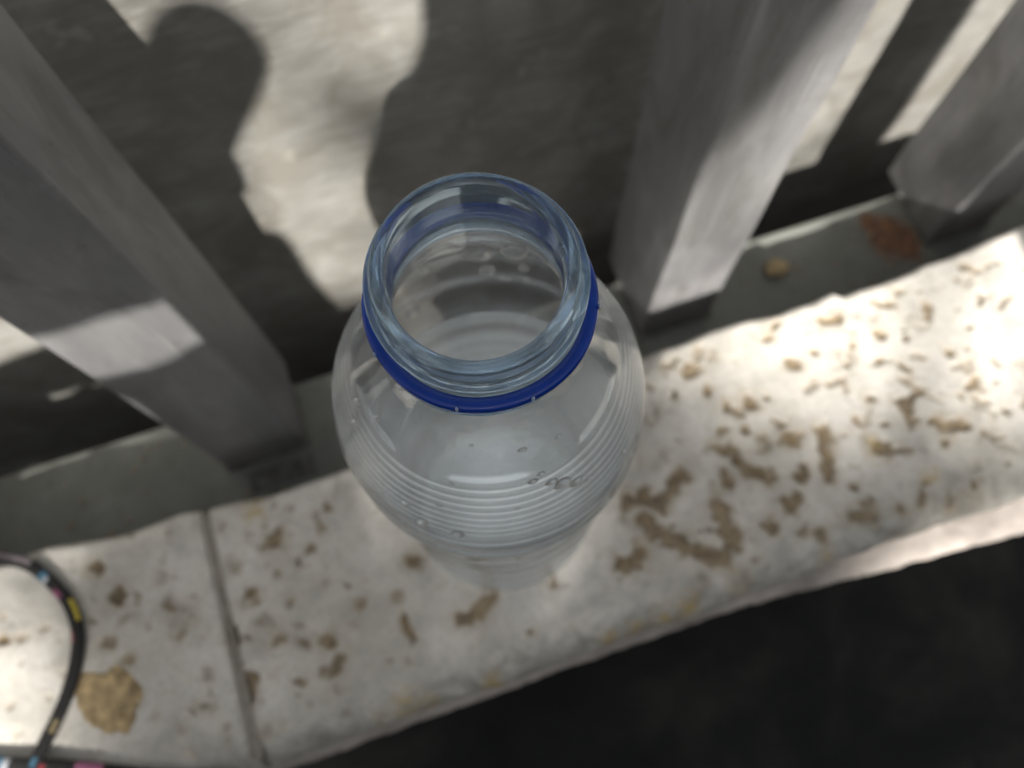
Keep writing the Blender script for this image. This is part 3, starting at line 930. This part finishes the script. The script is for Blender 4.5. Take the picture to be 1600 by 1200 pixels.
# grit and crumbs caught on the rail and along the back of the ledge
def grit():
    rg = random.Random(8)
    vs, fs = [], []
    for k in range(420):
        if rg.random() < 0.6:
            x, y, z = rg.uniform(-230, 330), 45 + 40 * rg.random() ** 1.6, -54.9
            if 61 < y < 96 and any(a - 2 < x < c + 2 for a, c in ((-106, -71), (86, 120), (231, 263))):
                continue
        else:
            x, y, z = rg.uniform(-230, 330), rg.uniform(-40, 30), 0.35
            if math.hypot(x, y) < 33 or (-165 < x < -130 and y < 35):
                continue
        r = rg.choice([0.35, 0.45, 0.6, 0.6, 0.9, 1.3])
        if z > -10:
            r *= 0.6
        b0 = len(vs)
        for d in ((1, 0, 0), (-0.3, 0.9, 0), (-0.6, -0.8, 0), (0.1, 0, 0.9), (0, 0.1, -0.6)):
            vs.append(tuple((v + e * r * rg.uniform(0.7, 1.3)) * mm for v, e in zip((x, y, z + r * 0.4), d)))
        fs += [(b0, b0 + 1, b0 + 3), (b0 + 1, b0 + 2, b0 + 3), (b0 + 2, b0, b0 + 3), (b0 + 1, b0, b0 + 4), (b0 + 2, b0 + 1, b0 + 4), (b0, b0 + 2, b0 + 4)]
    o = mesh_obj("grit", vs, fs, M_PEB)
    o["kind"] = "stuff"
    o["label"] = "fine tan grit scattered on the rail and ledge"
    o["category"] = "grit"
grit()

# ------------------------------------------------------------------ made-up tree, out of view, its leaves placed to shade the ledge
tree = tag(empty("sun_blocker_tree", (-1.9, -3.4, -0.52)), "unseen tree added to throw dappled shade on the ledge", "tree")
def at_sun(p, d):
    return Vector(p) * mm - LIGHT * d

def in_poly(x, y, poly):
    c = False
    j = len(poly) - 1
    for i in range(len(poly)):
        xi, yi = poly[i]; xj, yj = poly[j]
        if (yi > y) != (yj > y) and x < (xj - xi) * (y - yi) / (yj - yi) + xi:
            c = not c
        j = i
    return c
# sunlit openings, as they fall on the plane of the ledge top (mm)
OPEN = [
    [(80, 400), (84, 46), (100, 14), (135, -2), (200, -16), (700, -16), (700, 400)],
    [(-700, 400), (-700, 62), (-300, 62), (60, 58), (80, 46), (80, 400)],
    [(112, -170), (140, -88), (700, -86), (700, -170)],
    [(-270, 4), (-190, 2), (-172, -6), (-169, -20), (-176, -38), (-270, -60)],
    [(-18, -6), (0, -14), (18, -6), (20, 10), (20, 46), (-20, 46), (-20, 10)],
]
HALF = [[(-150, 26), (-109, 6), (-108, -38), (-150, -38)]]
THIN = [[(-75, 95), (20, 95), (40, 330), (-75, 330)], [(84, 46), (126, 46), (142, 175), (94, 175)]]        # open sky with only a few leaves
def shaded(x, y, rnd, pad=20):
    for p in THIN:
        if in_poly(x, y, p) and pad < 30:
            return rnd.random() < 0.075
    for dx, dy in ((0, 0), (pad, 0), (-pad, 0), (0, pad), (0, -pad)):
        for p in OPEN:
            if in_poly(x + dx, y + dy, p):
                return False
    for p in HALF:
        if in_poly(x, y, p) and rnd.random() < 0.5:
            return False
    return True

U = LIGHT.orthogonal().normalized(); V_ = LIGHT.cross(U).normalized()
def leaf_quad(vs, fs, c, ln, wd, rnd):
    ax = Vector((rnd.gauss(0, 1), rnd.gauss(0, 1), rnd.gauss(0, 0.5))).normalized()
    nrm = (-LIGHT + Vector((rnd.gauss(0, .45), rnd.gauss(0, .45), rnd.gauss(0, .45)))).normalized()
    ax = (ax - nrm * ax.dot(nrm)).normalized()
    sd = nrm.cross(ax)
    b = len(vs)
    vs += [c - ax * ln, c - ax * ln * 0.1 + sd * wd, c + ax * ln, c - ax * ln * 0.1 - sd * wd]
    fs += [(b, b + 1, b + 2, b + 3)]
rnd = random.Random(21)
vs, fs = [], []
count = 0
while count < 15000:
    x, y = rnd.uniform(-900, 620), rnd.uniform(-950, 330)
    if not shaded(x, y, rnd):
        continue
    leaf_quad(vs, fs, at_sun((x, y, 0), rnd.uniform(4.2, 4.9)), rnd.uniform(0.018, 0.026), rnd.uniform(0.010, 0.014), rnd)
    count += 1
# the rest of the crown, away from the beams that reach the ledge and the wall
for k in range(7000):
    c = at_sun((-300, -900, 0), 4.7) + Vector((rnd.gauss(0, 0.6), rnd.gauss(0, 0.5), rnd.gauss(0, 0.4)))
    # where its shadow would fall on z = 0
    t_ = c.z / -LIGHT.z
    q = c + LIGHT * t_
    if not shaded(q.x * 1000, q.y * 1000, rnd, 45):
        continue
    leaf_quad(vs, fs, c, rnd.uniform(0.03, 0.045), rnd.uniform(0.016, 0.024), rnd)
for k in range(5200):  # overhead dome of leaves added to cut the sky light
    az_, ra = rnd.uniform(0, 2 * math.pi), 3.4 * math.sqrt(rnd.random())
    c = Vector((ra * math.cos(az_) - 0.3, ra * math.sin(az_) * 0.9 - 1.3, 2.5 - 0.12 * ra * ra + rnd.uniform(0, 0.6)))
    q = c + LIGHT * (c.z / -LIGHT.z)
    if c.y > 0.9 or not shaded(q.x * 1000, q.y * 1000, rnd, 75):
        continue
    leaf_quad(vs, fs, c, rnd.uniform(0.045, 0.07), rnd.uniform(0.025, 0.036), rnd)
blocker_crown = mesh_obj("blocker_crown", vs, fs, M_LEAF)
blocker_crown["kind"] = "stuff"
under(blocker_crown, tree)

def tube(name, pts, radii, mat, n=10):
    C3 = np.array(pts, float)
    T = np.gradient(C3, axis=0); T /= np.linalg.norm(T, axis=1)[:, None]
    vs, fs = [], []
    for c, t, r in zip(C3, T, radii):
        a_ = np.cross(t, (0.3, 0.9, 0.2)); a_ /= np.linalg.norm(a_); b_ = np.cross(t, a_)
        for k in range(n):
            g = 2 * math.pi * k / n
            vs.append(tuple(c + (a_ * math.cos(g) + b_ * math.sin(g)) * r))
    for i in range(len(C3) - 1):
        for k in range(n):
            fs.append((i * n + k, i * n + (k + 1) % n, (i + 1) * n + (k + 1) % n, (i + 1) * n + k))
    fs.append(tuple(range(n - 1, -1, -1))); fs.append(tuple(range((len(C3) - 1) * n, len(C3) * n)))
    return mesh_obj(name, vs, fs, mat, None, True)
top = at_sun((-300, -700, 0), 4.6)
under(tube("trunk", catmull([(-1.9, -3.4, -0.54), (-1.86, -3.36, 0.3), (-1.9, -3.3, 1.1), (top.x - 0.2, top.y - 0.15, top.z - 0.6), (top.x, top.y, top.z + 0.2)], 8), np.linspace(0.11, 0.03, 33), M_BARK), tree)

# unseen leaves added to cast the crisp shadows, outlined from those shadows
NEAR = [
    # (outline in mm at the surface its shadow falls on, distance up the beam)
    ([(-70, 150, 40), (-70, 150, 84), (-66, 150, 90), (-61, 150, 96), (-54, 150, 104), (-43, 150, 106), (-33, 150, 96), (-29, 150, 78), (-36, 150, 60), (-47, 150, 44), (-58, 150, 27), (-66, 150, 10)], 0.62),
    ([(22, 150, 160), (24, 150, 110), (23, 150, 70), (14, 150, 48), (3, 150, 30), (-7, 150, 8), (-10, 150, -18), (-6, 150, -38), (8, 150, -46), (32, 150, -48), (58, 150, -52), (70, 150, -114), (92, 150, -118), (95, 150, -60), (95, 150, 20), (95, 150, 100), (94, 150, 160)], 0.66),
    ([(-66, 62, 165), (-66, 62, 104), (-82, 62, 98), (-110, 62, 101), (-112, 62, 130), (-108, 62, 160), (-90, 62, 172)], 0.58),
    ([(-114, 62, 69), (-90, 62, 63), (-66, 62, 67), (-62, 62, 20), (-60, 62, -62), (-112, 62, -62), (-112, 62, -20), (-105, 62, 34), (-108, 62, 55)], 0.58),
    ([(78, 62, 90), (86, 62, 95), (103, 62, 104), (109, 62, 126), (116, 62, 142), (100, 62, 165), (82, 62, 160), (79, 62, 124)], 2.1),
    ([(233, 62, -50), (266, 62, -52), (268, 62, 60), (262, 62, 100), (234, 62, 100), (230, 62, 40)], 0.64),
    ([(-340, 150, -72), (-240, 150, -68), (-150, 150, -60), (-146, 150, -100), (-160, 150, -112), (-205, 150, -112), (-340, 150, -101)], 0.70),
]

hub = at_sun((-220, -420, 0), 2.6)
def blocker_leaf_mesh(poly, d, twig=True):
    pts = [at_sun(p, d) for p in poly]
    # smooth the outline
    P = catmull([tuple(p) for p in pts] + [tuple(pts[0])], 5)[:-1]
    n = len(P)
    c = P.mean(0)
    off = np.array(-LIGHT) * 0.0006
    vs = [tuple(p) for p in P] + [tuple(p + off) for p in P] + [tuple(c + np.array(-LIGHT) * 0.006), tuple(c + off + np.array(-LIGHT) * 0.006)]
    fs = [(i, (i + 1) % n, n + (i + 1) % n, n + i) for i in range(n)]
    fs += [((i + 1) % n, i, 2 * n) for i in range(n)] + [(n + i, n + (i + 1) % n, 2 * n + 1) for i in range(n)]
    o = mesh_obj("blocker_leaf", vs, fs, M_LEAF)
    under(o, tree)
    s = Vector(c) - LIGHT * 0.01
    e = s - LIGHT * (2.5 - d)
    under(tube("twig", catmull([tuple(s), tuple(s - LIGHT * 0.6), tuple(e), tuple((e + hub) / 2 - LIGHT * 0.1), tuple(hub)], 5), np.linspace(0.0015, 0.006, 21), M_BARK, 6), tree)
for poly, d in NEAR:
    blocker_leaf_mesh(poly, d)

# ------------------------------------------------------------------ unseen hedge added to cut the front sky light, below the sun's beam
hedge = tag(empty("sky_blocker_hedge", (0, -1.45, -0.52)), "unseen hedge added to block sky light in front of the ledge", "hedge")
vs, fs = [], []
rh = random.Random(31)
for k in range(20000):
    c = Vector((rh.uniform(-2.6, 2.6), -1.22 - 0.4 * rh.random() ** 1.5, rh.uniform(-0.5, 1.08)))
    if c.z > 0.98 - 0.06 * math.sin(c.x * 3.1) + rh.gauss(0, 0.03) - 1.0 * max(0, c.y + 1.3):
        continue
    ax = Vector((rh.gauss(0, 1), rh.gauss(0, 0.5), rh.gauss(0, 1))).normalized()
    nr = Vector((rh.gauss(0, 0.5), 1, rh.gauss(0.3, 0.5))).normalized()
    ax = (ax - nr * ax.dot(nr)).normalized(); sd = nr.cross(ax)
    ln, wd = rh.uniform(0.028, 0.045), rh.uniform(0.016, 0.024)
    b0 = len(vs)
    vs += [c - ax * ln, c + sd * wd, c + ax * ln, c - sd * wd]
    fs.append((b0, b0 + 1, b0 + 2, b0 + 3))
hf = mesh_obj("blocker_foliage", vs, fs, M_LEAF)
hf["kind"] = "stuff"
under(hf, hedge)
for x in (-2.2, -1.4, -0.6, 0.2, 1.0, 1.8):
    under(tube("stem", catmull([(x, -1.44, -0.54), (x + 0.05, -1.42, 0.0), (x - 0.02, -1.43, 0.7)], 6), np.linspace(0.018, 0.006, 13), M_BARK, 7), hedge)
